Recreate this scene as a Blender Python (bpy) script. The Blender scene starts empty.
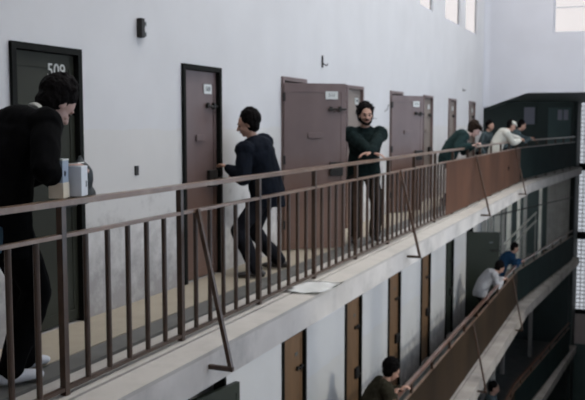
import bpy, bmesh, math, random
from mathutils import Vector, Matrix, noise
C = bpy.data.collections.new('place'); bpy.context.scene.collection.children.link(C)
SC = bpy.context.scene
R = math.radians
random.seed(7)
# ------------------------------------------------------------ camera
cam_d = bpy.data.cameras.new('camera'); cam = bpy.data.objects.new('camera', cam_d)
SC.collection.objects.link(cam); SC.camera = cam
cam.location = (0, 0, 1.46)
cam.rotation_euler = (R(90 - 5.109), 0, R(22.386))
cam_d.sensor_width = 36; cam_d.lens = 36 * 850 / 585
cam_d.clip_start = .05; cam_d.clip_end = 200
cam_d.dof.use_dof = True; cam_d.dof.focus_distance = 2.4; cam_d.dof.aperture_fstop = 7.5
# ------------------------------------------------------------ world, lights, exposure
W = bpy.data.worlds.new('sky'); SC.world = W; W.use_nodes = True
bg = W.node_tree.nodes['Background']
bg.inputs[0].default_value = (1.0, .985, .985, 1); bg.inputs[1].default_value = 4.6
sun_d = bpy.data.lights.new('sun', 'SUN'); sun_d.energy = 2.8; sun_d.angle = R(5); sun_d.color = (1, .80, .58)
sun = bpy.data.objects.new('sun', sun_d); SC.collection.objects.link(sun); sun.location = (3, 5, 9)
sun.rotation_euler = Vector((-.85, .14, -.36)).to_track_quat('-Z', 'Y').to_euler()
SC.view_settings.view_transform = 'Standard'; SC.view_settings.look = 'None'
SC.view_settings.exposure = -0.27; SC.view_settings.gamma = 1; SC.view_settings.use_curve_mapping = False

# ------------------------------------------------------------ materials
def mat(name, col, rough=.6, metal=0, var=0., scale=3., bump=0., stretch=(1, 1, 1), spec=.5, dirt=None, dscale=1.2, damt=.5, sheen=0, coat=0):
    m = bpy.data.materials.new(name); m.use_nodes = True
    nt = m.node_tree; N = nt.nodes; L = nt.links; b = N['Principled BSDF']
    b.inputs['Roughness'].default_value = rough; b.inputs['Metallic'].default_value = metal
    b.inputs['Specular IOR Level'].default_value = spec
    if coat: b.inputs['Coat Weight'].default_value = coat; b.inputs['Coat Roughness'].default_value = .10; b.inputs['Coat IOR'].default_value = 1.9
    if sheen: b.inputs['Sheen Weight'].default_value = sheen
    c = (*col, 1); b.inputs['Base Color'].default_value = c
    if var or bump or dirt:
        tc = N.new('ShaderNodeTexCoord'); mp = N.new('ShaderNodeMapping'); mp.inputs['Scale'].default_value = stretch
        L.new(tc.outputs['Object'], mp.inputs[0])
        n = N.new('ShaderNodeTexNoise'); n.inputs['Scale'].default_value = scale; n.inputs['Detail'].default_value = 6
        L.new(mp.outputs[0], n.inputs['Vector'])
        r = N.new('ShaderNodeValToRGB')
        r.color_ramp.elements[0].position = .3; r.color_ramp.elements[1].position = .7
        r.color_ramp.elements[0].color = (*[x * (1 - var) for x in col], 1)
        r.color_ramp.elements[1].color = (*[min(1, x * (1 + var * .6)) for x in col], 1)
        L.new(n.outputs[0], r.inputs[0]); out = r.outputs[0]
        if dirt:
            n2 = N.new('ShaderNodeTexNoise'); n2.inputs['Scale'].default_value = dscale; n2.inputs['Detail'].default_value = 8; n2.inputs['Roughness'].default_value = .65
            L.new(mp.outputs[0], n2.inputs['Vector'])
            r2 = N.new('ShaderNodeValToRGB'); r2.color_ramp.elements[0].position = .5; r2.color_ramp.elements[1].position = .72
            r2.color_ramp.elements[0].color = (0, 0, 0, 1); r2.color_ramp.elements[1].color = (damt, damt, damt, 1)
            L.new(n2.outputs[0], r2.inputs[0])
            mx = N.new('ShaderNodeMixRGB'); L.new(r2.outputs[0], mx.inputs[0]); L.new(out, mx.inputs[1]); mx.inputs[2].default_value = (*dirt, 1)
            out = mx.outputs[0]
        L.new(out, b.inputs['Base Color'])
        if bump:
            bp = N.new('ShaderNodeBump'); bp.inputs['Strength'].default_value = bump; bp.inputs['Distance'].default_value = .01
            L.new(n.outputs[0], bp.inputs['Height']); L.new(bp.outputs[0], b.inputs['Normal'])
    return m

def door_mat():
    """door paint: browner towards the bottom, greyer mauve above, with a noisy blend"""
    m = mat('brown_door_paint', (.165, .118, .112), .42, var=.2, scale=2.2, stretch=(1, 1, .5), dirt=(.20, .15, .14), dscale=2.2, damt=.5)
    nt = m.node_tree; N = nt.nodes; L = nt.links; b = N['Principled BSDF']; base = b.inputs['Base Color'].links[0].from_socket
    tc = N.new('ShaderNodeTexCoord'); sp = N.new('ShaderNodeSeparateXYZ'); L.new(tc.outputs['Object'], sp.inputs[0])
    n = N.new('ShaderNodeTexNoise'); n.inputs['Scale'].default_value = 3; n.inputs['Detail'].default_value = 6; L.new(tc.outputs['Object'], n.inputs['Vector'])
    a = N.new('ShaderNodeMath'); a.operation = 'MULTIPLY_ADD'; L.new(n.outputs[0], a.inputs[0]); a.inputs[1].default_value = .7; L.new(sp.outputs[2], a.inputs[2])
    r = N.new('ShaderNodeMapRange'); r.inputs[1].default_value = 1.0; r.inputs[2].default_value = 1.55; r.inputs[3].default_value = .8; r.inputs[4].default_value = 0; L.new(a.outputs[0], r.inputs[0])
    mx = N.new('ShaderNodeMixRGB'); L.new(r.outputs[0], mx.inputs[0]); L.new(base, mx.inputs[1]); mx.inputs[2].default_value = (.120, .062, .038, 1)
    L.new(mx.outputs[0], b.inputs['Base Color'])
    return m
def wall_mat():
    """lime-washed wall: off-white, a slightly creamier wash below chest height, scuffs and damp stains near each floor"""
    m = mat('limewash', (.605, .607, .612), .85, var=.05, scale=1.3, bump=.15)
    nt = m.node_tree; N = nt.nodes; L = nt.links; b = N['Principled BSDF']
    base = b.inputs['Base Color'].links[0].from_socket
    tc = N.new('ShaderNodeTexCoord'); sp = N.new('ShaderNodeSeparateXYZ'); L.new(tc.outputs['Object'], sp.inputs[0])
    def math_(op, a, v=None, clamp=False):
        n = N.new('ShaderNodeMath'); n.operation = op; n.use_clamp = clamp
        if isinstance(a, (int, float)): n.inputs[0].default_value = a
        else: L.new(a, n.inputs[0])
        if v is not None:
            if isinstance(v, (int, float)): n.inputs[1].default_value = v
            else: L.new(v, n.inputs[1])
        return n.outputs[0]
    z = sp.outputs[2]
    # height over the floor of the storey (3.05 m storeys, floor at 0)
    h = math_('MULTIPLY', math_('FRACT', math_('DIVIDE', math_('ADD', z, 31.7), 3.17)), 3.17)
    up = math_('GREATER_THAN', z, -.2)
    n1 = N.new('ShaderNodeTexNoise'); n1.inputs['Scale'].default_value = 2.2; n1.inputs['Detail'].default_value = 8; L.new(tc.outputs['Object'], n1.inputs['Vector'])
    hw = math_('ADD', h, math_('MULTIPLY', math_('SUBTRACT', n1.outputs[0], .5), .12))
    dado = math_('MULTIPLY', math_('LESS_THAN', hw, 1.42), math_('LESS_THAN', z, 2.0))
    mx = N.new('ShaderNodeMixRGB'); mx.blend_type = 'MULTIPLY'; L.new(dado, mx.inputs[0]); L.new(base, mx.inputs[1]); mx.inputs[2].default_value = (1.0, .98, .94, 1)
    # stains growing up from the floor
    n2 = N.new('ShaderNodeTexNoise'); n2.inputs['Scale'].default_value = 5; n2.inputs['Detail'].default_value = 10; n2.inputs['Roughness'].default_value = .7; L.new(tc.outputs['Object'], n2.inputs['Vector'])
    s = math_('SUBTRACT', math_('ADD', n2.outputs[0], .27), math_('MULTIPLY', h, .42))
    s = math_('MULTIPLY', math_('SUBTRACT', s, .45, True), 3.2, True)
    s = math_('MULTIPLY', math_('MULTIPLY', s, .75), math_('LESS_THAN', z, 2.0))
    mx2 = N.new('ShaderNodeMixRGB'); L.new(s, mx2.inputs[0]); L.new(mx.outputs[0], mx2.inputs[1]); mx2.inputs[2].default_value = (.24, .225, .22, 1)
    L.new(mx2.outputs[0], b.inputs['Base Color'])
    return m

M = {}
M['wall'] = wall_mat()
M['plaster'] = mat('plaster', (.54, .55, .59), .85, var=.05, scale=1.1, bump=.1)
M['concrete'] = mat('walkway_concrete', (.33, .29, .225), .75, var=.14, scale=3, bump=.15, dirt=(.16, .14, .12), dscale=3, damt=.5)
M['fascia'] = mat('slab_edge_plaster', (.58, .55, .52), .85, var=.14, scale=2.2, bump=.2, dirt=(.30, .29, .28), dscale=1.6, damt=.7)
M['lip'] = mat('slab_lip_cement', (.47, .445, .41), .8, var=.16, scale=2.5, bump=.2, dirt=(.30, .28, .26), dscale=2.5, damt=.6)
M['concrete_dim'] = mat('shaded_walkway_concrete', (.15, .165, .16), .75, var=.2, scale=3, bump=.15)  # walkway concrete darkened for the lower storeys, their shade put into the colour
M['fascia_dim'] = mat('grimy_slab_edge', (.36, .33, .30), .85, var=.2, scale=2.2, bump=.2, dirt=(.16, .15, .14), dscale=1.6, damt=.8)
M['gutter'] = mat('gutter_cement', (.105, .105, .098), .6, var=.2, scale=5)
M['rail'] = mat('brown_rail_paint', (.058, .033, .021), .38, var=.25, scale=9, spec=.35, coat=.12)
M['handrail'] = mat('handrail_paint', (.19, .115, .075), .30, var=.25, scale=5, spec=.4, coat=.12, dirt=(.42, .36, .28), dscale=4, damt=.35)
M['sheet'] = mat('brown_sheet_metal', (.098, .046, .028), .6, var=.3, scale=1.3, stretch=(1, 1, .4), spec=.12, dirt=(.07, .035, .02), dscale=1.2, damt=.6)
M['sheet_low'] = mat('shaded_brown_sheet_metal', (.034, .021, .011), .7, var=.3, scale=1.3, stretch=(1, 1, .4), spec=.12, dirt=(.02, .014, .008), dscale=1.2, damt=.6)  # darker copy of the sheet metal, dim light one floor down painted in
M['rail_red'] = mat('reddish_rail_paint', (.17, .085, .058), .4, var=.25, scale=5, coat=.6)
M['sheet_dark'] = mat('dark_green_sheet', (.014, .026, .025), .8, var=.2, scale=2, spec=.1)
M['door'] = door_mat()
M['door_olive'] = mat('olive_door_paint', (.032, .034, .024), .6, spec=.2, var=.2, scale=2.2)
M['door_low'] = mat('brown_low_door', (.20, .115, .058), .5, var=.3, scale=2.6, stretch=(1, 1, .4), dirt=(.05, .035, .02), dscale=3, damt=.6)
M['door_green'] = mat('green_door_paint', (.022, .030, .020), .5, var=.2, scale=2)
M['door_pale'] = mat('pale_door_paint', (.24, .20, .17), .5, var=.12, scale=2)
M['frame'] = mat('dark_frame_paint', (.008, .009, .008), .75, spec=.12, var=.2, scale=5)
M['iron'] = mat('dark_iron', (.02, .018, .016), .5, metal=.3)
M['white_paint'] = mat('white_number_paint', (.62, .63, .60), .7)
M['plate'] = mat('white_enamel', (.62, .64, .62), .4)
M['ink'] = mat('grey_ink', (.12, .14, .14), .6)
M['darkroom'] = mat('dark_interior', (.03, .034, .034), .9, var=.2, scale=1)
M['landing'] = mat('dark_green_wall_paint', (.034, .050, .048), .6, var=.25, scale=1.2)
M['landing2'] = mat('slate_door_paint', (.07, .11, .11), .55, var=.15, scale=1.5)
M['floor_low'] = mat('ground_concrete', (.05, .055, .055), .8, var=.3, scale=1.5)
M['post_pale'] = mat('pale_post_paint', (.75, .71, .64), .5, var=.15, scale=4)
M['post_grey'] = mat('grey_post_paint', (.34, .32, .30), .5, var=.15, scale=4)
M['pane_dim'] = mat('frosted_pane', (.30, .29, .36), .35)
M['pink'] = mat('pale_pink_plaster', (.46, .40, .38), .8, var=.08, scale=2)
M['paper'] = mat('white_paper', (.80, .81, .80), .7)
M['carton'] = mat('white_carton', (.62, .66, .70), .5, var=.05, scale=9)
M['bluecarton'] = mat('pale_blue_carton', (.27, .33, .42), .5)
M['cream'] = mat('cream_card', (.60, .54, .43), .6)
M['bluecloth'] = mat('blue_cloth', (.10, .20, .29), .8, var=.2, scale=12)
M['bag'] = mat('dark_bag', (.015, .022, .024), .6, var=.3, scale=9)
M['skin'] = mat('skin', (.46, .27, .20), .5, var=.08, scale=12)
M['skin_pale'] = mat('skin_pale', (.50, .33, .28), .5, var=.08, scale=12)
M['eye'] = mat('eye', (.05, .035, .03), .15)
M['mouth'] = mat('mouth', (.28, .10, .085), .5)
def cloth(n, c, v=.25): return mat(n, tuple(x * .8 for x in c), .95, var=v, scale=22, bump=.3, spec=.06)
M['black'] = cloth('black_wool', (.003, .003, .0035))
M['navy'] = cloth('navy_cloth', (.010, .013, .020))
M['dgreen'] = cloth('dark_green_knit', (.012, .022, .022), .4)
M['green2'] = cloth('dark_green_jacket', (.020, .040, .040), .3)
M['trouser'] = cloth('dark_trouser', (.012, .013, .017))
M['trouser_b'] = cloth('brown_trouser', (.035, .028, .024))
M['whites'] = cloth('white_cotton', (.64, .64, .58), .08)
M['whites2'] = cloth('white_cotton_grey', (.48, .48, .50), .12)
M['blue'] = cloth('blue_cotton', (.020, .060, .125), .2)
M['grey'] = cloth('grey_cotton', (.085, .115, .125), .2)
M['olive'] = cloth('olive_coat', (.040, .036, .024), .3)
M['hair'] = mat('black_hair', (.006, .005, .005), .7, bump=.8, var=.3, scale=60, spec=.04)
M['hairb'] = mat('brown_hair', (.022, .015, .011), .7, bump=.8, var=.3, scale=60, spec=.06)
M['shoe'] = mat('white_canvas', (.52, .54, .58), .7, var=.1, scale=20)
M['shoed'] = mat('dark_leather', (.015, .013, .013), .4)

def glass_mat(name, tint):
    m = bpy.data.materials.new(name); m.use_nodes = True; nt = m.node_tree; N = nt.nodes; L = nt.links
    N.remove(N['Principled BSDF'])
    t = N.new('ShaderNodeBsdfTransparent'); t.inputs[0].default_value = (*tint, 1)
    g = N.new('ShaderNodeBsdfGlossy'); g.inputs['Roughness'].default_value = .1
    mx = N.new('ShaderNodeMixShader'); mx.inputs[0].default_value = .06
    L.new(t.outputs[0], mx.inputs[1]); L.new(g.outputs[0], mx.inputs[2]); L.new(mx.outputs[0], N['Material Output'].inputs[0])
    return m
M['glass'] = glass_mat('tinted_window_glass', (.50, .49, .49))  # even tint cuts the brightness of the sky behind the panes
M['block'] = glass_mat('glass_block', (.385, .40, .42))
M['side'] = glass_mat('added_side_glass', (.66, .72, .79))  # bluish tint for the windows added in the opposite wall
M['clear'] = glass_mat('unseen_window_glass', (.8, .85, .87))  # panes of the added, unseen landing windows

# ------------------------------------------------------------ mesh helpers
def obj(name, bm, m, parent=None, smooth=False):
    bmesh.ops.recalc_face_normals(bm, faces=bm.faces)
    me = bpy.data.meshes.new(name); bm.to_mesh(me); bm.free(); me.materials.append(m)
    if smooth:
        for p in me.polygons: p.use_smooth = True
    o = bpy.data.objects.new(name, me); C.objects.link(o)
    if parent is not None:
        o.parent = parent
        if parent.type == 'EMPTY' or parent.parent: pass
    return o
def tag(o, label=None, cat=None, group=None, kind=None):
    if label: o['label'] = label
    if cat: o['category'] = cat
    if group: o['group'] = group
    if kind: o['kind'] = kind
    return o
def thing(name, label, cat, loc=(0, 0, 0), rz=0, group=None, kind=None):
    o = bpy.data.objects.new(name, None); C.objects.link(o); o.location = loc; o.rotation_euler = (0, 0, rz); o.empty_display_size = .1
    return tag(o, label, cat, group, kind)
def struct(name, bm, m, label=None):
    o = obj(name, bm, m); o['kind'] = 'structure'
    if label: o['label'] = label
    return o
def box(bm, x0, x1, y0, y1, z0, z1, bev=0):
    v = [bm.verts.new((x, y, z)) for x in (x0, x1) for y in (y0, y1) for z in (z0, z1)]
    fs = [bm.faces.new([v[i] for i in f]) for f in ((0, 1, 3, 2), (4, 6, 7, 5), (0, 4, 5, 1), (2, 3, 7, 6), (0, 2, 6, 4), (1, 5, 7, 3))]
    if bev:
        es = list({e for f in fs for e in f.edges}); bmesh.ops.bevel(bm, geom=es, offset=bev, segments=2, affect='EDGES', profile=.5)
    return bm
def B(*a, bev=0):
    bm = bmesh.new()
    for q in (a if isinstance(a[0], (tuple, list)) else [a]): box(bm, *q, bev=bev)
    return bm
def loft(bm, pts, rad, side=None, seg=14):
    """closed tube along pts; rad: list of (a, b): half-width along side, half-depth across"""
    pts = [Vector(p) for p in pts]; rings = []
    n = len(pts)
    for i, p in enumerate(pts):
        t = (pts[min(i + 1, n - 1)] - pts[max(i - 1, 0)]).normalized()
        s = Vector(side) if side is not None else (Vector((0, 0, 1)) if abs(t.z) < .9 else Vector((1, 0, 0)))
        s = (s - t * s.dot(t)).normalized(); u = t.cross(s)
        r = rad[i] if isinstance(rad[i], (tuple, list)) else (rad[i], rad[i])
        rings.append([bm.verts.new(p + s * r[0] * math.cos(2 * math.pi * k / seg) + u * r[1] * math.sin(2 * math.pi * k / seg)) for k in range(seg)])
    for a, b in zip(rings, rings[1:]):
        for k in range(seg): bm.faces.new((a[k], a[(k + 1) % seg], b[(k + 1) % seg], b[k]))
    bm.faces.new(rings[0][::-1]); bm.faces.new(rings[-1])
    return bm
def ell(bm, c, r, m3=None, sub=3):
    c = Vector(c); res = bmesh.ops.create_icosphere(bm, subdivisions=sub, radius=1)
    for v in res['verts']:
        q = Vector((v.co.x * r[0], v.co.y * r[1], v.co.z * r[2])); v.co = (m3 @ q if m3 else q) + c
    return bm
def limb(bm, pts, rad, seg=14):
    """tapered limb with rounded ends"""
    loft(bm, pts, rad, seg=seg)
    for p, r in ((pts[0], rad[0]), (pts[-1], rad[-1])):
        rr = r if not isinstance(r, (tuple, list)) else min(r); ell(bm, p, (rr,) * 3, sub=2)
    return bm
def bar(p, q, w, d=None, side=(1, 0, 0), seg=4):
    """a straight bar with a square (seg 4) or round section"""
    k = math.sqrt(2) if seg == 4 else 1
    bm = bmesh.new(); d = d or w
    p = Vector(p); q = Vector(q); t = (q - p).normalized(); s = Vector(side); s = (s - t * s.dot(t)).normalized(); u = t.cross(s)
    rings = []
    for c in (p, q):
        if seg == 4: rings.append([bm.verts.new(c + s * a * w / 2 + u * b_ * d / 2) for a, b_ in ((1, 1), (-1, 1), (-1, -1), (1, -1))])
        else: rings.append([bm.verts.new(c + s * w / 2 * math.cos(2 * math.pi * i / seg) + u * d / 2 * math.sin(2 * math.pi * i / seg)) for i in range(seg)])
    n = len(rings[0])
    for i in range(n): bm.faces.new((rings[0][i], rings[0][(i + 1) % n], rings[1][(i + 1) % n], rings[1][i]))
    bm.faces.new(rings[0][::-1]); bm.faces.new(rings[1])
    return bm
def merge(*bms):
    out = bmesh.new()
    for b in bms:
        me = bpy.data.meshes.new('t'); b.to_mesh(me); b.free(); out.from_mesh(me); bpy.data.meshes.remove(me)
    return out
def prism(poly, z0, z1):
    bm = bmesh.new(); a = [bm.verts.new((x, y, z0)) for x, y in poly]; b = [bm.verts.new((x, y, z1)) for x, y in poly]
    n = len(poly)
    for i in range(n): bm.faces.new((a[i], a[(i + 1) % n], b[(i + 1) % n], b[i]))
    bm.faces.new(a[::-1]); bm.faces.new(b)
    return bm

# ------------------------------------------------------------ the place
# +Y runs along the galleries, the cell wall stands at x = -3.83, the camera's storey floor is z = 0
WX = -3.83; FL = 3.17; DW = .75
DY = [2.20, 4.46, 6.69, 8.96, 11.24, 13.45, 15.70, 17.92, 20.20]       # near jamb of every cell door
TH = .40
holes = []
for k in (0, -1, -2):
    for i, y in enumerate(DY):
        holes.append((y, y + (DW if not (k == -1 and i in (2,)) else .80), k * FL, k * FL + (2.0 if k == 0 else 2.14 if not (k == -1 and i == 2) else 2.60)))
CL = [(15.37, 16.42), (17.48, 19.05), (19.62, 21.12)]                  # clerestory windows
for a, b in CL: holes.append((a, b, 3.60, 5.3))
def holed_wall(y0, y1, z0, z1, holes, x0, x1):
    ys = sorted({y0, y1, *[h[0] for h in holes], *[h[1] for h in holes]}); zs = sorted({z0, z1, *[h[2] for h in holes], *[h[3] for h in holes]})
    bm = bmesh.new()
    for a, b in zip(ys, ys[1:]):
        run = None
        for c, d in zip(zs, zs[1:]):
            inh = any(h[0] - 1e-6 <= a and b <= h[1] + 1e-6 and h[2] - 1e-6 <= c and d <= h[3] + 1e-6 for h in holes)
            if inh:
                if run is not None: box(bm, x0, x1, a, b, run, c); run = None
            elif run is None: run = c
        if run is not None: box(bm, x0, x1, a, b, run, zs[-1])
    return bm
struct('wall_left', holed_wall(-2, 22.2, -9.5, 3.1, [h for h in holes if h[3] < 3.1], WX - TH, WX), M['wall'])
struct('wall_left_upper', holed_wall(-2, 22.2, 3.1, 8, [h for h in holes if h[2] > 3.1], WX - .07, WX), M['wall'])
# cell interiors: dark rooms behind the wall
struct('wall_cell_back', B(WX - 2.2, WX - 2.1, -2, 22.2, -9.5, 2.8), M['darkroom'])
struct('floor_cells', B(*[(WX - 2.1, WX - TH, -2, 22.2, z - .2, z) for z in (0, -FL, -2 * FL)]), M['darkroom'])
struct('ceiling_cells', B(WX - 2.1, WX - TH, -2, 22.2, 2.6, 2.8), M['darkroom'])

# walkway slabs: straight beside the cells, then drifting out across the landing
def edge(y, off=0):            # outer edge of the walkway
    if y <= 22.2: return -2.60 + off
    return -2.60 + off + (y - 22.2) * (.57 / 7.8)
def slab(z, name):
    ys = [-2, 22.2, 24, 26, 28, 30, 31.2]
    poly = [(edge(y), y) for y in ys] + [(-6.2, 31.2), (-6.2, 22.6), (WX - .0, 22.6), (WX, -2)]
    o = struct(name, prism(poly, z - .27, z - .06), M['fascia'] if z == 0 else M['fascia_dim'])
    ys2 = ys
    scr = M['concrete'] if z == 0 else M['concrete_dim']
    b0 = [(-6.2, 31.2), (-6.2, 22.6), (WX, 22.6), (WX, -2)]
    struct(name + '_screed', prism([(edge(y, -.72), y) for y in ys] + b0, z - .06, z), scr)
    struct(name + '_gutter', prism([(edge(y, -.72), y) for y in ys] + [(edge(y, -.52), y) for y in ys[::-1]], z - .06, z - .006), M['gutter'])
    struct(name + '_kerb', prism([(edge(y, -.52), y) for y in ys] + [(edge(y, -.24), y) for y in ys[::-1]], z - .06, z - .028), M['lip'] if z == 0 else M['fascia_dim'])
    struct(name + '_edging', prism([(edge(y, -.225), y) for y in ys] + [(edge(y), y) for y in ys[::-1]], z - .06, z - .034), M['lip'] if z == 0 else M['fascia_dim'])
slab(0, 'floor'); slab(-FL, 'floor_second'); slab(-2 * FL, 'floor_third')
struct('floor_ground', B(-6.2, 4.0, -2, 33.2, -9.7, -9.5), M['floor_low'])

# far end wall with its chamfered opening, and its high window
def end_wall():
    bm = bmesh.new(); y0, y1 = 22.2, 22.5
    poly = [(WX, 1.86), (-2.75, 2.24), (4, 2.24), (4, 3.71), (WX, 3.71)]; y1 = 22.25
    def pr(poly):
        a = [bm.verts.new((x, y0, z)) for x, z in poly]; b = [bm.verts.new((x, y1, z)) for x, z in poly]; n = len(poly)
        for i in range(n): bm.faces.new((a[i], a[(i + 1) % n], b[(i + 1) % n], b[i]))
        bm.faces.new(a[::-1]); bm.faces.new(b)
    pr(poly); y1 = 22.5
    box(bm, WX, -2.16, y0, y1, 3.71, 8); box(bm, -.6, 4, y0, y1, 3.71, 8); box(bm, -2.16, -.6, y0, y1, 5.6, 8)
    # coved corner where it meets the cell wall
    r = .16; prev = None; pts = []
    for k in range(9):
        a = math.pi / 2 * k / 8; pts.append((WX + r - r * math.sin(a), y0 - r + r * math.cos(a)))
    poly2 = [(WX + .001, y0 - .001)] + pts
    lo = [bm.verts.new((x, y, 1.90)) for x, y in poly2]; hi = [bm.verts.new((x, y, 8)) for x, y in poly2]; n = len(poly2)
    for i in range(n): bm.faces.new((lo[i], lo[(i + 1) % n], hi[(i + 1) % n], hi[i]))
    bm.faces.new(lo[::-1]); bm.faces.new(hi)
    return bm
struct('wall_end', end_wall(), M['plaster'])
def landing_ceiling():
    bm = bmesh.new(); poly = [(-6.2, 1.86), (WX, 1.86), (-2.75, 2.245), (4, 2.245), (4, 2.6), (-6.2, 2.6)]
    a = [bm.verts.new((x, 22.25, z)) for x, z in poly]; c = [bm.verts.new((x, 23.2, z)) for x, z in poly]; n = len(poly)
    for i in range(n): bm.faces.new((a[i], a[(i + 1) % n], c[(i + 1) % n], c[i]))
    bm.faces.new(a[::-1]); bm.faces.new(c)
    box(bm, -6.2, 4, 23.2, 33.2, 2.24, 2.6)
    return bm
struct('ceiling_landing', landing_ceiling(), M['landing'])
def window(n, y0, y1, z0, z1, plane, c, bars):
    """steel window: frame with glazing bars, and its glass"""
    w = thing('window_%d' % n, None, None, kind='structure')
    def bx(bm, a0, a1, b0, b1, d0, d1):
        if plane == 'x': box(bm, c + d0, c + d1, a0, a1, b0, b1)
        else: box(bm, a0, a1, c + d0, c + d1, b0, b1)
    f = bmesh.new(); t = .035
    for q in ((y0, y0 + t, z0, z1), (y1 - t, y1, z0, z1), (y0 + t, y1 - t, z0, z0 + t), (y0 + t, y1 - t, z1 - t, z1)): bx(f, *q, -.012, .012)
    for k in range(1, bars[0]): a = y0 + (y1 - y0) * k / bars[0]; bx(f, a - .012, a + .012, z0 + t, z1 - t, -.02, .02)
    for k in range(1, bars[1]): a = z0 + (z1 - z0) * k / bars[1]; bx(f, y0 + t, y1 - t, a - .012, a + .012, -.018, .018)
    obj('window_frame', f, M['plaster'], w)
    g = bmesh.new(); bx(g, y0 + t, y1 - t, z0 + t, z1 - t, -.005, .005); obj('window_pane', g, M['glass'], w)
for i, (a, b) in enumerate(CL): window(i + 1, a, b, 3.60, 5.3, 'x', WX - .035, (1, 1))
window(4, -2.16, -.6, 3.71, 5.6, 'y', 22.35, (1, 3))

# landing beyond the end wall
LH = [(23.6, 30.2, z0, z1) for z0, z1 in ((.9, 1.8), (-2.3, -.45))]  # unseen window openings added to light the landing posts
struct('wall_landing_left', holed_wall(22.25, 31.2, -9.5, 2.24, LH, -6.35, -6.2), M['landing'])
for i, h in enumerate(LH):
    w = thing('window_%d' % (7 + i), None, None, kind='structure')
    obj('window_frame', B(*[(-6.33, -6.22, y - .03, y + .03, h[2], h[3]) for y in (23.63, 25.8, 28.0, 30.17)]), M['landing'], w)
    obj('window_pane', B(-6.29, -6.28, 23.6, 30.2, h[2], h[3]), M['clear'], w)
struct('wall_landing_near', B((-6.2, WX - TH, 22.2, 22.5, -9.5, 2.24)), M['landing'])
struct('wall_landing_end', B((-6.2, -2.28, 31.2, 31.4, -9.5, 2.24)), M['landing'])
struct('wall_landing_corner', B((-2.38, -2.15, 31.4, 33.2, -9.5, 2.24)), M['landing'])
# tall glass-block wall at the far end of the well
def glass_blocks():
    w = thing('window_5', None, None, kind='structure')
    z1 = 2.24
    f = bmesh.new()
    for z in (-.25, -2.80, -5.6): box(f, -2.15, 3.9, 32.98, 33.2, z, z + (.27 if z > -5 else .14))
    obj('window_sill', f, M['frame'], w)
    g = bmesh.new()
    for k in range(0, 40):
        x = -2.15 + k * .152; box(g, x - .010, x + .010, 33.04, 33.14, -5.5, z1)
    z = -5.5
    while z < z1: box(g, -2.15, 3.9, 33.045, 33.135, z - .010, z + .010); z += .152
    obj('mortar_grid', g, M['post_grey'], w)
    p = bmesh.new(); box(p, -2.15, 3.9, 33.07, 33.11, -5.5, z1); obj('glass_block_pane', p, M['block'], w)
glass_blocks()
struct('wall_end_low', B((-2.15, 4, 33.0, 33.2, -6.75, -5.6)), M['pink'])
struct('wall_end_base', B((-2.15, 4, 33.0, 33.2, -9.5, -6.75)), M['landing2'])
# unseen side of the well and roof, added to let in and block light
RH = [(5.6 + 3.0 * k, 8.4 + 3.0 * k, -1.2, 3.9) for k in range(5)]  # added window openings, so low sun reaches the railing and lower walls
struct('wall_right', holed_wall(-2, 33.2, -9.5, 8, RH, 4.0, 4.2), M['plaster'])
for i, h in enumerate(RH):
    w = thing('window_%d' % (10 + i), None, None, kind='structure')
    obj('window_frame', B(*[(4.07, 4.11, h[0] + q, h[0] + q + .04, h[2], h[3]) for q in (0, 1.38, 2.76)], *[(4.07, 4.11, h[0], h[1], z, z + .04) for z in (-1.2, .1, 1.4, 2.7, 3.86)]), M['post_grey'], w)
    obj('window_pane', B(4.085, 4.09, h[0], h[1], h[2], h[3]), M['side'], w)
struct('shade_slab_opposite', B((-.35, 4.0, -2, 33.0, -2 * FL + 1.0, -2 * FL + 1.27)), M['fascia_dim'])  # unseen slab added to keep light off the lowest storeys
struct('wall_back', B((-3.83, 4.2, -2.2, -2, -9.5, 8)), M['plaster'])
struct('ceiling', B((WX - .4, -3.2, -2, 22.5, 8, 8.2), (1.6, 4.2, -2, 22.5, 8, 8.2), (-3.2, 1.6, -2, 3.0, 8, 8.2), (-3.2, 1.6, 21.6, 22.5, 8, 8.2)), M['plaster'])  # unseen roof added, with a gap left open as skylight
# ------------------------------------------------------------ lettering
def text(name, s, size, m, parent, mw, depth=.002):
    cu = bpy.data.curves.new(name, 'FONT'); cu.body = s; cu.size = size; cu.extrude = depth; cu.align_x = 'CENTER'; cu.align_y = 'CENTER'
    t = bpy.data.objects.new(name, cu); me = bpy.data.meshes.new_from_object(t); bpy.data.objects.remove(t)
    me.transform(mw); me.materials.append(m); me.name = name
    o = bpy.data.objects.new(name, me); C.objects.link(o); o.parent = parent
    return o
def on_wall(x, y, z):     # text facing +X, reading towards +Y
    return Matrix.Translation((x, y, z)) @ Matrix(((0, 0, 1, 0), (1, 0, 0, 0), (0, 1, 0, 0), (0, 0, 0, 1)))

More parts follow.
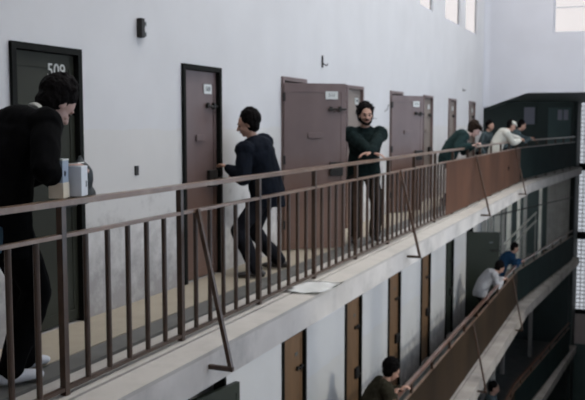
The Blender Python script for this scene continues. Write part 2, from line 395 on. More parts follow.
# ------------------------------------------------------------ cell doors
def door_leaf(parent, w, h, m, plate, low=False):
    """leaf in its own frame: hinge at the origin, leaf along +Y, outer face towards +X"""
    lf = obj('door_leaf', B(-.045, 0, .0, w, .015, h, bev=.004), m, parent)
    pn = bmesh.new(); t = .012
    box(pn, 0, .006, .0, w, .015, .10); box(pn, 0, .006, .0, w, h - .10, h); box(pn, 0, .006, 0, .055, .10, h - .10); box(pn, 0, .006, w - .055, w, .10, h - .10)
    obj('door_rim', pn, m, lf)
    bo = merge(bar((.022, w - .22, 1.63), (.022, w + .0, 1.63), .022, seg=8), B((.006, .03, w - .20, w - .17, 1.61, 1.66), (.006, .035, w - .09, w - .06, 1.60, 1.66)), bar((.03, w - .16, 1.63), (.065, w - .16, 1.60), .012, seg=8))
    obj('bolt', bo, M['iron'], lf)
    lk = merge(B(.006, .045, w - .20, w - .04, .86, 1.02, bev=.006), bar((.045, w - .15, .94), (.09, w - .15, .94), .018, seg=8), bar((.085, w - .20, .94), (.085, w - .08, .94), .016, seg=8))
    obj('lock_box', lk, M['iron'], lf)
    if not low:
        fl = merge(B(.006, .018, w * .38, w * .62, 1.30, 1.36, bev=.003)); obj('spy_flap', fl, m, lf)
    hg = bmesh.new()
    for z in (.25, 1.0, 1.72): box(hg, -.01, .02, -.012, .012, z, z + .1)
    obj('hinge', hg, M['iron'], lf)
    if plate == 'number': text('cell_number', '509', .135, M['white_paint'], lf, on_wall(.0075, w - .20, 1.83))
    elif plate == 'low': obj('number_plate', B(.006, .010, w - .24, w - .16, 1.80, 1.84), M['ink'], lf)
    elif plate:
        pl = obj('number_plate', B(.006, .012, w - .25, w - .10, 1.745, 1.835), M['plate'], lf)
        if plate == 'plate': text('plate_marks', '510', .062, M['ink'], pl, on_wall(.013, w - .175, 1.79))
        elif plate == 'long': text('plate_marks', '511', .055, M['ink'], pl, on_wall(.013, w - .175, 1.79))
    return lf
dn = [0]
def cell_door(y, z, w=DW, m='door', plate='plate', ang=0, top=None, low=False, fm='frame', H=2.0):
    dn[0] += 1
    d = thing('door_%d' % dn[0], None, None, (WX, y, z), kind='structure')
    f = bmesh.new(); t = .045
    for q in ((0, t, 0, H), (w - t, w, 0, H), (t, w - t, H - t, H)): box(f, -.10, .025, *q)
    if top: box(f, -.1, .025, 0, w, H, H + .02)
    obj('door_frame', f, M[fm], d)
    h = thing('door_swing', None, None, (-.02 if not ang else .03, t if not ang else 0.0, 0)); h.parent = d
    h.rotation_euler = (0, 0, -R(ang))
    bpy.data.objects.remove(h)
    lf = door_leaf(d, w - 2 * t if not ang else w, H - t - .005 if not ang else H - .075, M[m], plate, low)
    lf.location = (-.025 if not ang else .035, t if not ang else .0, 0); lf.rotation_euler = (0, 0, -R(ang))
    return d
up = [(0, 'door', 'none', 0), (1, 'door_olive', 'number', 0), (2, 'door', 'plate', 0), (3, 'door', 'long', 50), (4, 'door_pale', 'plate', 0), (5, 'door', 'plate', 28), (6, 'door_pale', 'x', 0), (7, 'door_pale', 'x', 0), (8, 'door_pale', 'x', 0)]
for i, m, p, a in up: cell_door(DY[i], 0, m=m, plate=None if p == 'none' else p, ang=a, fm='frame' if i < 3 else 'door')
for i in range(9):
    m = 'door_low' if i in (3, 4, 5, 6) else 'door_green'; a = {2: 10, 8: 72}.get(i, 0)
    cell_door(DY[i], -FL, w=.80 if i == 2 else DW, m=m, plate='low', ang=a, low=True, fm='frame', H=2.14)
for i in range(5, 9): cell_door(DY[i], -2 * FL, m='door_green', plate=None, low=True, H=2.14)

# ------------------------------------------------------------ railings
def rx(y): return edge(y) - (.30 if y <= 22.2 else .30 - .20 * (y - 22.2) / 7.8)
def railing(z, label, y0, bars_to, y_end, group=None, lower=False):
    t = thing('gallery_railing', label, 'railing', (0, 0, z), group=group)
    Y = [y0, 22.2, 26, y_end]
    def run(name, zz, w, d, m):
        parts = [bar((rx(a), a, zz), (rx(b), b, zz), d, w, side=(0, 0, 1)) for a, b in zip(Y, Y[1:])]
        obj(name, merge(*parts), m, t)
    run('handrail', 1.035, .060, .032, M['rail_red'] if lower else M['handrail'])
    run('middle_rail', .855, .035, .022, M['handrail'])
    run('bottom_rail', .008, .030, .022, M['rail'])
    # posts every six bars
    y = 5.03 - 1.278 * 3
    proto = None
    while y < y_end + .01:
        if y >= y0:
            if proto is None: proto = o = obj('post', B(-.019, .019, -.019, .019, -.03, 1.02), M['rail'], t)
            else: o = proto.copy(); C.objects.link(o); o.parent = t
            o.location = (rx(y), y, 0)
        y += 1.278
    y = 5.03 - .213 * 18; proto = None; k = -18
    while y < bars_to:
        if y >= y0 and k % 6:
            if proto is None: proto = o = obj('baluster', bar((0, 0, -.0), (0, 0, .85), .034, seg=10), M['rail'], t)
            else: o = proto.copy(); C.objects.link(o); o.parent = t
            o.location = (rx(y), y, 0)
        y += .213; k += 1
    if lower or bars_to < y_end:
        bnd = [bars_to, 22.2] if bars_to < 22.2 else [bars_to]
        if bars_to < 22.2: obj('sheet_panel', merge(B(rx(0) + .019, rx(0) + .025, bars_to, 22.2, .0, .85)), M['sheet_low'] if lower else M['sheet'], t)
        a = [(rx(22.2) + .022, 22.2), (rx(26) + .022, 26), (rx(y_end) + .022, y_end)]
        pn = merge(*[bar((p[0], p[1], .45), (q[0], q[1], .45), .008, .80, side=(1, 0, 0)) for p, q in zip(a, a[1:])])
        obj('sheet_panel', pn, M['sheet_dark'], t)
    # raking stays down to brackets on the slab edge
    for yt, yb in ((5.24, 4.87), (10.65, 9.95), (16.0, 15.0), (21.3, 19.9)):
        if yt < y0 + 1: continue
        zb = -.13
        s = bar((rx(yt) + .02, yt, .86), (-2.44, yb, zb), .028, .028, side=(0, 1, 0)); st = obj('raking_stay', s, M['rail'], t)
        obj('stay_bracket', B(-2.62, -2.425, yb - .014, yb + .014, zb - .02, zb + .010), M['rail'], st)
    return t
railing(0, 'long brown iron balustrade of the upper walkway, pale worn handrail the leaning men rest on', 1.6, 13.4, 30.0)
railing(-FL, 'brown sheet-panelled railing of the walkway one floor down', 6.0, 6.0, 30.0, lower=True)
railing(-2 * FL, 'dark railing of the lowest walkway, at the bottom right corner', 12.0, 12.0, 30.0, lower=True)

# ------------------------------------------------------------ landing beyond the gallery
def landing():
    # door with two small panes in the end wall, upper storey
    d = thing('door_40', None, None, kind='structure')
    y = 31.2
    obj('door_frame', B((-3.20, -3.12, y - .05, y, 0, 2.1), (-2.36, -2.28, y - .05, y, 0, 2.1), (-3.12, -2.36, y - .05, y, 2.03, 2.1)), M['landing'], d)
    lf = obj('door_leaf', B(-3.12, -2.36, y - .04, y - .005, 0, 2.03), M['landing2'], d)
    for x in (-2.80, -2.60): obj('door_pane', B(x, x + .15, y - .05, y - .041, 1.60, 1.95), M['pane_dim'], lf)
    w = thing('window_6', None, None, kind='structure')
    obj('window_pane', B(-3.95, -3.58, y - .02, y - .01, 1.45, 2.05), M['pane_dim'], w)
    obj('window_frame', B((-3.99, -3.95, y - .04, y, 1.41, 2.09), (-3.58, -3.54, y - .04, y, 1.41, 2.09), (-3.95, -3.58, y - .04, y, 2.05, 2.09), (-3.95, -3.58, y - .04, y, 1.41, 1.45)), M['landing'], w)
    # posts of the partition under the upper storey
    def post(x, y, z0, z1, w_, m, label, cat='post', g=None):
        o = obj('partition_post', B(x - w_ / 2, x + w_ / 2, y - w_ / 2, y + w_ / 2, z0, z1, bev=.01), M[m]); tag(o, label, cat, g)
    z0, z1 = -FL, -.27
    for (x, y, w_, m, l) in [(-3.88, 24.0, .12, 'post_pale', 'pale post nearest the open green door, one floor down'),
                             (-3.88, 25.2, .16, 'post_pale', 'thick white post left of the blue-shirted man, one floor down'),
                             (-3.88, 26.4, .09, 'post_grey', 'thin grey post behind the blue-shirted man, one floor down'),
                             (-3.88, 27.6, .14, 'post_pale', 'pale post just right of the blue-shirted man, one floor down'),
                             (-3.84, 22.75, .13, 'post_pale', 'white post tight against the end of the cell wall, one floor down'),
                             (-3.70, 28.5, .10, 'post_pale', 'slim pale post at the top of the stair rail, one floor down'),
                             (-3.20, 30.2, .10, 'post_pale', 'slim pale post left of the hanging curtain, one floor down'),
                             (-3.62, 29.5, .12, 'post_grey', 'grey post halfway along the dark landing, one floor down')]:
        post(x, y, z0, z1, w_, m, l)
    post(-2.20, 30.6, z0, z1, .14, 'frame', 'dark post at the outer corner of the landing, one floor down')
    for (x, y, m, l) in [(-3.85, 23.2, 'post_grey', 'dim grey post at the start of the lowest landing'), (-3.85, 24.8, 'post_pale', 'pale post second along the lowest landing'), (-3.85, 26.6, 'post_grey', 'dim grey post third along the lowest landing'), (-3.3, 29.0, 'post_grey', 'dim grey post towards the end of the lowest landing')]:
        post(x, y, -2 * FL, -FL - .27, .12, m, l)
    t = thing('landing_crossbar', 'thin dark bar running across the landing posts, one floor down', 'bar', (0, 0, 0))
    obj('tube', bar((-3.80, 23.2, -1.05), (-2.20, 30.52, -1.05), .035, seg=8), M['iron'], t)
    # pale ribbed curtain between the posts
    bm = bmesh.new(); prev = None; n = 48
    for k in range(n + 1):
        x = -3.05 + .75 * k / n; yy = 30.9 + .035 * math.sin(k * 1.05)
        a = [bm.verts.new((x, yy, -2.95)), bm.verts.new((x, yy, -.30))]
        b = [bm.verts.new((x, yy + .012, -2.95)), bm.verts.new((x, yy + .012, -.30))]
        if prev: bm.faces.new((prev[0][0], a[0], a[1], prev[0][1])); bm.faces.new((prev[1][0], prev[1][1], b[1], b[0]))
        prev = (a, b)
    o = obj('hanging_curtain', bm, M['post_grey'], smooth=True); tag(o, 'pale ribbed curtain hanging at the back of the landing, one floor down', 'curtain')
    # stair handrail rising through the landing
    s = thing('stair_rail', 'pale double stair rail slanting up behind the landing posts, one floor down', 'stair rail', (0, 0, 0))
    for q, dz in (('upper_rail', 0), ('lower_rail', -.28)):
        obj(q, bar((-3.78, 26.0, -2.15 + dz), (-3.30, 29.9, -1.55 + dz), .05, seg=8), M['post_pale'], s)
    for f in (0.02, .5, .98):
        x = -3.78 + .48 * f; yy = 26 + 3.9 * f; obj('baluster', bar((x, yy, -FL), (x, yy, -2.15 + .6 * f), .035, seg=8), M['post_grey'], s)
landing()

# ------------------------------------------------------------ small things on the wall and the walkway
def wall_fixture():
    t = thing('electrical_fixture', 'small dark electrical box with insulators high on wall between the first two doors', 'electrical box', (WX, 5.98, 2.16))
    obj('box_body', B(0, .05, 0, .05, 0, .155, bev=.006), M['iron'], t)
    for z in (.03, .115):
        a = obj('insulator', merge(bar((.025, .05, z), (.025, .085, z), .02, seg=8), bar((.025, .078, z - .016), (.025, .078, z + .016), .034, seg=10)), M['ink'], t)
    obj('backing_plate', B(0, .004, .05, .10, .01, .145), M['plate'], t)
wall_fixture()
def hook():
    t = thing('wall_hook', 'small dark hook on the wall above the open door behind the bearded man', 'hook', (WX, 10.29, 2.20))
    obj('hook_plate', B(0, .014, -.022, .022, -.02, .13, bev=.003), M['iron'], t)
    obj('hook_arm', merge(bar((.01, 0, .03), (.06, .01, .0), .014, seg=8), bar((.06, .01, 0), (.075, .012, .03), .014, seg=8)), M['iron'], t)
hook()
t = tag(obj('wall_socket', merge(B(WX, WX + .012, 5.915, 5.965, 1.04, 1.12, bev=.004), bar((WX + .01, 5.94, 1.08), (WX + .02, 5.94, 1.08), .03, seg=10)), M['iron']), 'tiny dark outlet on the wall between the first two doors, at waist height', 'outlet')
tag(obj('wall_peg', merge(B(WX, WX + .01, 19.44, 19.50, 2.2, 2.26), bar((WX, 19.47, 2.23), (WX + .06, 19.47, 2.22), .02, seg=8)), M['iron']), 'tiny dark peg high on the wall near the far corner', 'peg')
for y, z in ((12.45, 1.52), (13.15, 1.66)):
    tag(obj('wall_nail', merge(bar((WX, y, z), (WX + .03, y + .05, z + .03), .008, seg=8), bar((WX + .03, y + .05, z + .03), (WX + .032, y + .13, z + (.02 if y < 13 else .11)), .01, seg=8)), M['iron']),
        'thin bent wire on the wall %s' % ('right of the bearded man, lower of two' if y < 13 else 'just left of the far open door, upper of two'), 'wire')
# paper on the slab edge
def paper():
    bm = bmesh.new(); n = 8; g = {}
    for i in range(n + 1):
        for j in range(n + 1):
            u = i / n - .5; v = j / n - .5
            g[i, j] = bm.verts.new((u * .34 + .08 * v, v * .52, .010 + .012 * abs(u) ** 1.5 + .01 * (v + .5) ** 3 + .004 * math.sin(9 * u + 5 * v)))
    for i in range(n):
        for j in range(n): bm.faces.new((g[i, j], g[i + 1, j], g[i + 1, j + 1], g[i, j + 1]))
    bmesh.ops.solidify(bm, geom=bm.faces[:], thickness=.002)
    o = obj('paper_sheet', bm, M['paper'], smooth=True); o.location = (-2.72, 7.12, -.03); o.rotation_euler = (0, 0, R(4))
    tag(o, 'crumpled white sheet of paper lying on the walkway edge outside the bars', 'paper')
paper()

# ------------------------------------------------------------ people
def ik(a, b, l1, l2, pole):
    a = Vector(a); b = Vector(b); d = b - a; L = min(d.length, (l1 + l2) * .999); dn_ = d.normalized(); b = a + dn_ * L
    x = (l1 * l1 - l2 * l2 + L * L) / (2 * L); h = math.sqrt(max(l1 * l1 - x * x, 0))
    p = Vector(pole); p = (p - dn_ * p.dot(dn_)).normalized()
    return a + dn_ * x + p * h, b
def remesh(name, bm, m, parent, vox, smooth=4, fold=0., fs=9.):
    bmesh.ops.recalc_face_normals(bm, faces=bm.faces)
    me = bpy.data.meshes.new('t'); bm.to_mesh(me); bm.free(); o = bpy.data.objects.new('t', me); C.objects.link(o)
    r = o.modifiers.new('r', 'REMESH'); r.mode = 'VOXEL'; r.voxel_size = vox
    s = o.modifiers.new('s', 'SMOOTH'); s.iterations = smooth; s.factor = .5
    dg = bpy.context.evaluated_depsgraph_get(); out = bpy.data.meshes.new_from_object(o.evaluated_get(dg))
    bpy.data.objects.remove(o); bpy.data.meshes.remove(me)
    if fold:
        nr = [v.normal.copy() for v in out.vertices]
        for v, n in zip(out.vertices, nr):
            q = Vector((v.co.x * fs, v.co.y * fs, v.co.z * fs * .6)); v.co += n * (noise.noise(q) * fold + noise.noise(q * 2.3) * fold * .45)
    out.materials.clear(); out.materials.append(m); out.name = name
    for p in out.polygons: p.use_smooth = True
    ob = bpy.data.objects.new(name, out); C.objects.link(ob); ob.parent = parent
    return ob
def hand(bm, w, d, n, side, curl, k=1.):
    """palm, four unequal fingers and a thumb; d points to the fingers, n out of the palm, side to the thumb"""
    d = d.normalized(); n = (n - d * n.dot(d)).normalized(); s = d.cross(n).normalized()
    if s.dot(side) < 0: s = -s
    m3 = Matrix((s, d, n)).transposed()
    ell(bm, w + d * .048 * k, (.041 * k, .054 * k, .0155 * k), m3)
    for off, ln in ((.029, .070), (.010, .080), (-.010, .075), (-.029, .058)):
        p = w + d * .085 * k + s * off * k; dd = (d + s * off * 3).normalized(); pts = [w + d * .05 * k + s * off * .8 * k, p]
        for j in range(3):
            dd = (dd * math.cos(curl) + n * math.sin(curl)).normalized(); p = p + dd * ln * k * (.42, .32, .26)[j]; pts.append(p)
        limb(bm, pts, [.0105 * k, .0095 * k, .009 * k, .0082 * k, .0072 * k], seg=8)
    a = w + d * .018 * k + s * .026 * k; b = a + (s * .75 + d * .6 + n * .3).normalized() * .038 * k; c = b + (s * .15 + d * .95 + n * .4).normalized() * .034 * k
    limb(bm, [a, b, c], [.015 * k, .0115 * k, .009 * k], seg=8)
def person(label, loc, fwd, hip=(0, 0, .93), lean=0, side_lean=0, twist=0, head=(0, 0, 0), hands=None, feet=None, scale=1., top='black', legs='trouser', shoes='shoed',
           hair='hair', hstyle='short', beard=False, hat=None, skin='skin', vox=.009, curl=.5, poles=None, handdir=None, group=None, torso_only=False, collar=None, sleeve='long', faced=True, hem=.0, bulk=0., neck=None):
    rz = math.atan2(-fwd[0], fwd[1]); k = scale
    root = thing('person', label, 'person', loc, rz, group)
    Mi = Matrix.Rotation(-rz, 4, 'Z') @ Matrix.Translation(-Vector(loc))
    P = Vector(hip) * 1.0
    T = Vector((math.sin(R(side_lean)), math.sin(R(lean)) * math.cos(R(side_lean)), math.cos(R(lean)) * math.cos(R(side_lean)))).normalized()
    mid = P + Vector((0, 0, 1)).lerp(T, .55).normalized() * .24 * k
    N_ = mid + T * .29 * k
    RX = Matrix.Rotation(R(twist), 3, 'Z') @ Vector((1, 0, 0)); RX = (RX - T * RX.dot(T)).normalized(); FW = T.cross(RX) * 1.0   # right, front
    FW = RX.cross(T) * -1 if RX.cross(T).y < 0 else RX.cross(T)
    S = {1: N_ - T * .055 * k + RX * .185 * k, -1: N_ - T * .055 * k - RX * .185 * k}
    hd = (T * .5 + Vector((0, 0, .5)) + Vector((0, math.sin(R(head[0])) * .45, 0))).normalized()
    if neck: hd = Vector(neck).normalized()
    Hc = N_ + hd * .185 * k
    HM = Matrix.Rotation(R(head[1]), 3, 'Z') @ Matrix.Rotation(-R(head[0]), 3, 'X') @ Matrix.Rotation(R(head[2]), 3, 'Y')
    H = lambda x, y, z: Hc + HM @ (Vector((x, y, z)) * k)
    hands = hands or {}
    feet = feet or {1: (.11, 0, 0), -1: (-.11, .0, 0)}
    HT = {}; EL = {}
    for s in (1, -1):
        if s in hands: tgt = Mi @ Vector(hands[s])
        else: tgt = S[s] + Vector((s * .07, .06, -.52 * k))
        pole = Vector((poles or {}).get(s, (s * .55, -.5, -.6)))
        EL[s], HT[s] = ik(S[s], tgt, .295 * k, .26 * k, pole)
    KN = {}; AN = {}; HP = {}
    for s in (1, -1):
        HP[s] = P + Vector((s * .092 * k, 0, -.03)); f = feet[s]
        KN[s], AN[s] = ik(HP[s], (f[0], f[1], f[2] + .085), .45 * k, .435 * k, (s * .12, 1, 0))
    def torso(bm, e, hemz=0., wide=1.):
        loft(bm, [P + Vector((0, 0, -.10 * k - hemz)), P, mid, mid.lerp(N_, .5), N_ - T * .07 * k, N_ - T * .01 * k],
             [(.158 * k * wide + e, .105 * k * wide + e), (.160 * k * wide + e, .110 * k * wide + e), (.140 * k * wide + e, .100 * k * wide + e), (.172 * k + e, .118 * k + e), (.165 * k + e, .092 * k + e), (.070 * k + e * .6, .062 * k + e * .6)], side=RX, seg=20)
        for s in (1, -1): ell(bm, S[s] + RX * (-s * .012), ((.062 + 0) * k + e,) * 3, sub=2)
        ell(bm, N_ - T * .09 * k - FW * .03 * k, (.14 * k + e, .085 * k + e, .10 * k + e), Matrix((RX, FW, T)).transposed(), sub=3)
    def arms(bm, e, end=1.):
        for s in (1, -1):
            w = EL[s].lerp(HT[s], end)
            limb(bm, [S[s], S[s].lerp(EL[s], .5), EL[s]], [.052 * k + e, .046 * k + e, .040 * k + e])
            limb(bm, [EL[s], EL[s].lerp(w, .4), w], [.040 * k + e, .038 * k + e, (.027 * k + e * .8)])
    # ---- body, one continuous surface
    bm = bmesh.new(); torso(bm, -.012); arms(bm, -.003)
    for s in (1, -1):
        limb(bm, [HP[s], HP[s].lerp(KN[s], .5), KN[s]], [.080 * k, .068 * k, .052 * k]); limb(bm, [KN[s], KN[s].lerp(AN[s], .35), AN[s]], [.051 * k, .049 * k, .034 * k])
        toe = AN[s] + Vector((s * .02, .13 * k, -.055)); limb(bm, [AN[s] + Vector((0, -.02, -.03)), toe], [.036, .028])
        dr = (HT[s] - EL[s]).normalized(); nn = Vector((0, .35, -1))
        if handdir and s in handdir:
            hdv = Vector(handdir[s][0]); dr = hdv.normalized(); nn = Vector(handdir[s][1])
        hand(bm, HT[s] - dr * .01, dr, nn, -RX * s + Vector((0, .3, .2)), curl, k * 1.02)
    limb(bm, [N_ - T * .05 * k, H(0, -.018, -.07)], [.060 * k, .052 * k])
    ell(bm, H(0, -.012, .022), (.076 * k, .096 * k, .098 * k), HM); ell(bm, H(0, .020, -.030), (.063 * k, .070 * k, .086 * k), HM)
    ell(bm, H(0, .052, -.090), (.032 * k, .028 * k, .026 * k), HM); ell(bm, H(0, .075, .026), (.052 * k, .018 * k, .014 * k), HM, sub=2)
    limb(bm, [H(0, .086, .012), H(0, .100, -.018), H(0, .104, -.030)], [.009 * k, .013 * k, .016 * k], seg=8)
    for s in (1, -1): ell(bm, H(s * .078, -.012, -.008), (.011 * k, .021 * k, .032 * k), HM, sub=2); ell(bm, H(s * .036, .068, -.028), (.020 * k, .016 * k, .016 * k), HM, sub=2)
    body = remesh('body', bm, M[skin], root, vox * .82, 3)
    if faced:
        for s in (1, -1):
            bm = bmesh.new(); ell(bm, H(s * .031, .079, .002), (.015 * k, .010 * k, .008 * k), HM, sub=2); obj('eye', bm, M['eye'], root, True)
            bm = bmesh.new(); ell(bm, H(s * .034, .089, .027), (.022 * k, .008 * k, .006 * k), HM, sub=2); obj('eyebrow', bm, M[hair], root, True)
        bm = bmesh.new(); ell(bm, H(0, .086, -.062), (.024 * k, .009 * k, .008 * k), HM, sub=2); obj('mouth', bm, M['mouth'], root, True)
    # ---- hair
    bm = bmesh.new()
    vol = {'short': .010, 'full': .020, 'thick': .028}[hstyle]
    ell(bm, H(0, -.032 - vol * .9, .050), ((.079 + vol) * k, (.092 + vol) * k, (.088 + vol) * k), HM)
    ell(bm, H(0, -.050, -.005), ((.072 + vol) * k, (.062 + vol * .8) * k, (.080 + vol) * k), HM)
    rnd = random.Random(len(label))
    for i in range(26 if hstyle != 'short' else 14):
        a = rnd.uniform(0, 6.28); b = rnd.uniform(.1, 1.25)
        ell(bm, H((.080 + vol) * math.cos(a) * math.sin(b), -.034 - vol * .9 + (.092 + vol) * math.sin(a) * math.sin(b) * .88, .046 + (.088 + vol) * math.cos(b)), (.022 * k,) * 3, sub=1)
    if hstyle != 'short':
        for s in (1, -1): ell(bm, H(s * (.078 + vol * .3), -.034, .012), (.018 * k, .032 * k, .048 * k), HM, sub=2)
    hr = remesh('hair', bm, M[hair], root, vox, 1, .006, 45)
    if beard:
        bm = bmesh.new()
        ell(bm, H(0, .040, -.096), (.046 * k, .042 * k, .028 * k), HM)
        for s in (1, -1): limb(bm, [H(s * .070, .012, -.02), H(s * .060, .040, -.072), H(s * .03, .072, -.098)], [.008 * k, .014 * k, .018 * k], seg=8)
        limb(bm, [H(-.032, .090, -.056), H(0, .098, -.046), H(.032, .090, -.056)], [.006 * k, .009 * k, .006 * k], seg=8)
        remesh('beard', bm, M[hair], root, vox * .8, 1, .004, 50)
    if hat:
        bm = bmesh.new()
        if hat[0] == 'cap':
            ell(bm, H(0, -.015, .075), (.096 * k, .108 * k, .062 * k), HM); limb(bm, [H(-.05, .085, .062), H(0, .118, .056), H(.05, .085, .062)], [.013 * k, .018 * k, .013 * k])
        else:
            ell(bm, H(0, -.015, .088), (.118 * k, .124 * k, .046 * k), HM); ell(bm, H(0, -.015, .060), (.092 * k, .105 * k, .035 * k), HM); limb(bm, [H(-.05, .095, .060), H(0, .130, .052), H(.05, .095, .060)], [.012 * k, .016 * k, .012 * k])
        remesh('cap', bm, M[hat[1]], root, vox, 3, .003, 20)
    # ---- clothes
    bm = bmesh.new(); torso(bm, .014 + bulk, hem, 1.06); arms(bm, .014 + bulk * .6, .93)
    loft(bm, [N_ - T * .05 * k, N_ + hd * .045 * k], [(.088 * k, .080 * k), (.068 * k, .068 * k)], side=RX)
    tp = remesh('jacket' if top not in ('whites', 'whites2', 'blue', 'grey') else 'shirt', bm, M[top], root, vox, 4, .014, 8)
    if collar:
        bm = bmesh.new(); loft(bm, [N_ + hd * .030 * k, N_ + hd * .062 * k], [(.076 * k, .074 * k), (.066 * k, .067 * k)], side=RX); remesh('collar', bm, M[collar], root, vox * .8, 2)
    bm = bmesh.new()
    loft(bm, [P + Vector((0, 0, -.10 * k)), P, P + Vector((0, 0, .08))], [(.160 * k, .118 * k), (.168 * k, .122 * k), (.150 * k, .108 * k)], side=(1, 0, 0), seg=20)
    for s in (1, -1):
        limb(bm, [HP[s], HP[s].lerp(KN[s], .5), KN[s]], [.102 * k, .092 * k, .080 * k]); limb(bm, [KN[s], KN[s].lerp(AN[s], .5), AN[s] + Vector((0, 0, .0))], [.080 * k, .078 * k, .072 * k])
    remesh('trousers', bm, M[legs], root, vox, 4, .012, 8)
    for s in (1, -1):
        a = AN[s]; bm = bmesh.new(); gz = feet[s][2]
        hx, tx = a.x, a.x + s * .03; base = gz + .004
        def sol(y): return Vector((hx + (tx - hx) * (y + .06) / .24, a.y + y, 0))
        pts = []; rad = []
        for y, w, h in ((-.085, .022, .030), (-.065, .036, .050), (-.02, .040, .062), (.05, .043, .052), (.11, .047, .040), (.155, .042, .030), (.185, .022, .018)):
            q = sol(y); q.z = base + h * .5 + .012; pts.append(q); rad.append((w * k, (h * .5 + .010) * k))
        loft(bm, pts, rad, side=(1, 0, 0), seg=14); limb(bm, [a + Vector((0, -.012, -.03)), a + Vector((0, -.012, .02))], [.044 * k, .046 * k])
        remesh('shoe', bm, M[shoes], root, vox * .8, 2)
    return root

# foreground man at the left, stooping over a carton on the handrail
person('stooping person in black coat with white collar at left, holding a white carton', (-3.30, 3.84, 0), (.30, .95), hip=(0, -.10, .99), lean=31, head=(50, -6, 0), neck=(.02, 1, .42), scale=1.06, bulk=.03,
       hands={1: (-3.04, 3.95, 1.14), -1: (-3.12, 4.05, 1.20)}, feet={1: (.09, -.10, 0), -1: (-.09, .10, 0)}, top='black', legs='black', shoes='shoe', hair='hair', hstyle='full', skin='skin_pale', vox=.0075, collar='whites', hem=.16, curl=.35)
person('person in dark jacket seen from behind, turned to the second cell door with legs apart', (-3.42, 7.56, 0), (-.97, -.25), hip=(.03, -.03, .80), lean=20, side_lean=-4, twist=-26, head=(16, 12, 0), scale=.96, bulk=.035,
       hands={-1: (-3.70, 7.34, 1.04), 1: (-3.64, 7.5, .98)}, feet={-1: (-.30, .02, 0), 1: (.26, -.12, 0)}, top='navy', legs='trouser', shoes='shoed', hair='hair', hstyle='full', vox=.0075, curl=.5, hem=.05)
person('bearded person with curly dark hair in dark green sweater, leaning forearms on the handrail', (-3.20, 10.12, 0), (.42, -.91), hip=(0, -.06, .87), lean=17, head=(4, 4, 0), scale=1.0, bulk=.032,
       hands={-1: (-2.98, 9.56, 1.085), 1: (-2.93, 9.66, 1.10)}, poles={-1: (-1, -.1, -.25), 1: (1, -.1, -.35)}, handdir={-1: ((1, .25, -.1), (0, .1, -1)), 1: ((-1, .35, -.1), (0, .1, -1))},
       feet={-1: (-.13, .0, 0), 1: (.13, .08, 0)}, top='dgreen', legs='trouser_b', shoes='shoed', hair='hair', hstyle='thick', beard=True, vox=.0075, curl=.35)
person('person with brown cap and dark green jacket, hunched over the handrail', (-3.24, 15.10, 0), (.95, .30), hip=(0, 0, .86), lean=47, head=(34, 0, 0), neck=(0, 1, .5), scale=1.0, bulk=.03,
       hands={1: (-2.80, 14.95, 1.08), -1: (-2.80, 15.35, 1.08)}, top='green2', legs='trouser', hat=('beret', 'hairb'), hair='hairb', hstyle='full', vox=.011, skin='skin_pale', collar='whites')
person('person in white shirt and white cap leaning over the handrail near the far corner', (-3.20, 20.15, 0), (.92, .38), hip=(0, 0, .84), lean=36, head=(24, 0, 0), neck=(0, 1, .9), scale=.98, bulk=.03,
       hands={1: (-2.66, 20.4, 1.08), -1: (-2.62, 20.9, 1.08)}, top='whites', legs='trouser', hat=('cap', 'whites'), hair='hair', vox=.011, skin='skin')
person('dim grey person leaning on the handrail to the right of the white-capped one', (-3.30, 22.55, 0), (.93, .30), hip=(0, 0, .84), lean=46, head=(20, 0, 0),
       hands={1: (-2.72, 22.8, 1.08), -1: (-2.74, 23.2, 1.08)}, top='grey', legs='trouser', hair='hair', vox=.012, skin='skin')
person('person standing half hidden behind the white-shirted one near the far corner', (-3.56, 20.9, 0), (.9, -.3), hip=(0, -.1, .80), lean=28, head=(12, 0, 0), scale=.92, top='grey', legs='trouser', hair='hair', vox=.012, skin='skin')
person('person with dark bushy hair and olive coat on the walkway one floor down, nearest below', (-3.24, 10.42, -FL), (.85, .5), hip=(0, 0, .78), lean=36, head=(30, 0, 0), hstyle='thick', bulk=.03,
       hands={1: (-2.92, 10.60, -FL + 1.08), -1: (-2.92, 10.9, -FL + 1.08)}, top='olive', legs='trouser', hair='hair', vox=.010, skin='skin')
person('person in white shirt with black hair leaning on the rail one floor down', (-3.30, 19.15, -FL), (.86, .50), hip=(0, 0, .86), lean=44, head=(36, 0, 0), neck=(0, 1, .6), hstyle='full', bulk=.03,
       hands={1: (-2.86, 19.4, -FL + 1.08), -1: (-2.88, 19.75, -FL + 1.08)}, top='whites2', legs='trouser', hair='hair', vox=.012, skin='skin')
person('person in blue shirt leaning on the rail beyond the white-shirted one, one floor down', (-3.32, 21.95, -FL), (.90, .45), hip=(0, 0, .88), lean=46, head=(25, 0, 0), bulk=.03,
       hands={1: (-2.84, 22.3, -FL + 1.08), -1: (-2.86, 22.6, -FL + 1.08)}, top='blue', legs='trouser', hair='hair', vox=.012, skin='skin')
person('person in grey top on the lowest walkway, only head and shoulders showing', (-3.06, 19.3, -2 * FL), (.95, .2), hip=(0, 0, 1.0), lean=8, head=(14, 0, 0), scale=1.1, top='grey', legs='trouser', hair='hair', vox=.012, skin='skin', bulk=.03)

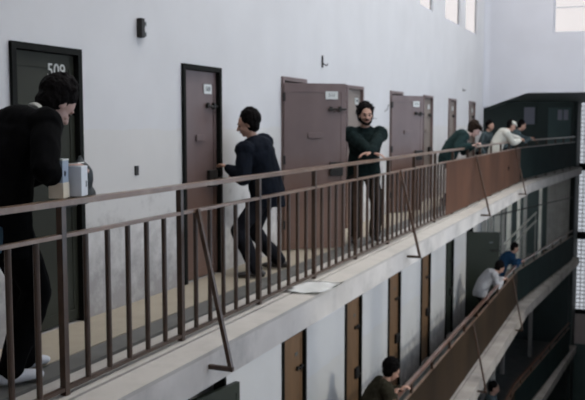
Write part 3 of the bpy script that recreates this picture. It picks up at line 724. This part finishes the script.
# ------------------------------------------------------------ things at the foreground man's hands
def carton():
    t = thing('carton', 'white carton with a dark square mark held on the handrail by the stooping person', 'carton', (-2.955, 3.965, 1.055), R(18))
    obj('carton_body', B(-.05, .05, -.055, .055, 0, .17, bev=.004), M['carton'], t)
    fl = bmesh.new(); box(fl, -.05, .05, -.055, .055, .171, .176); fo = obj('lid', fl, M['plate'], t); fo.location = (0, 0, .01); fo.rotation_euler = (0, R(-6), 0)
    obj('printed_mark', B(.0502, .0512, .015, .035, .05, .085), M['ink'], t)
carton()
def packet():
    t = thing('packet', 'pale blue and cream packet held beside the white carton', 'packet', (-2.965, 3.825, 1.055), R(18))
    obj('packet_body', B(-.04, .04, -.048, .048, 0, .205, bev=.003), M['bluecarton'], t)
    obj('cream_band', B(-.042, .042, -.050, .050, 0, .085, bev=.002), M['cream'], t)
    obj('packet_flap', B(-.040, .042, -.048, .048, .206, .214), M['plate'], t)
packet()
def bag():
    bm = bmesh.new(); ell(bm, (0, 0, .13), (.07, .075, .12)); ell(bm, (0, .01, .05), (.075, .08, .06)); limb(bm, [(0, -.03, .22), (0, -.01, .27), (0, .03, .22)], [.012, .012, .012], seg=8)
    t = thing('cloth_bag', 'small dark cloth bag held just right of the white carton', 'bag', (-3.06, 4.155, 1.0))
    remesh('bag_body', bm, M['bag'], t, .008, 3, .010, 14)
bag()
def bluecloth():
    bm = bmesh.new(); limb(bm, [(0, 0, 0), (.0, .02, .12), (0, .01, .20)], [(.05), (.06), (.04)])
    t = thing('folded_cloth', 'pale blue folded cloth hanging behind the railing at the left edge', 'cloth', (-3.02, 3.36, .80))
    n = 10; g = {}
    bm.free(); bm = bmesh.new()
    for i in range(n + 1):
        for j in range(n + 1):
            u = i / n - .5; v = j / n
            g[i, j] = bm.verts.new((.02 * math.sin(u * 12 + v * 2), u * (.13 + .03 * v) - .03 * v, v * .17 - .35 * v * abs(u) * .2))
    for i in range(n):
        for j in range(n): bm.faces.new((g[i, j], g[i + 1, j], g[i + 1, j + 1], g[i, j + 1]))
    bmesh.ops.solidify(bm, geom=bm.faces[:], thickness=.012)
    obj('cloth_fold', bm, M['bluecloth'], t, True)
bluecloth()
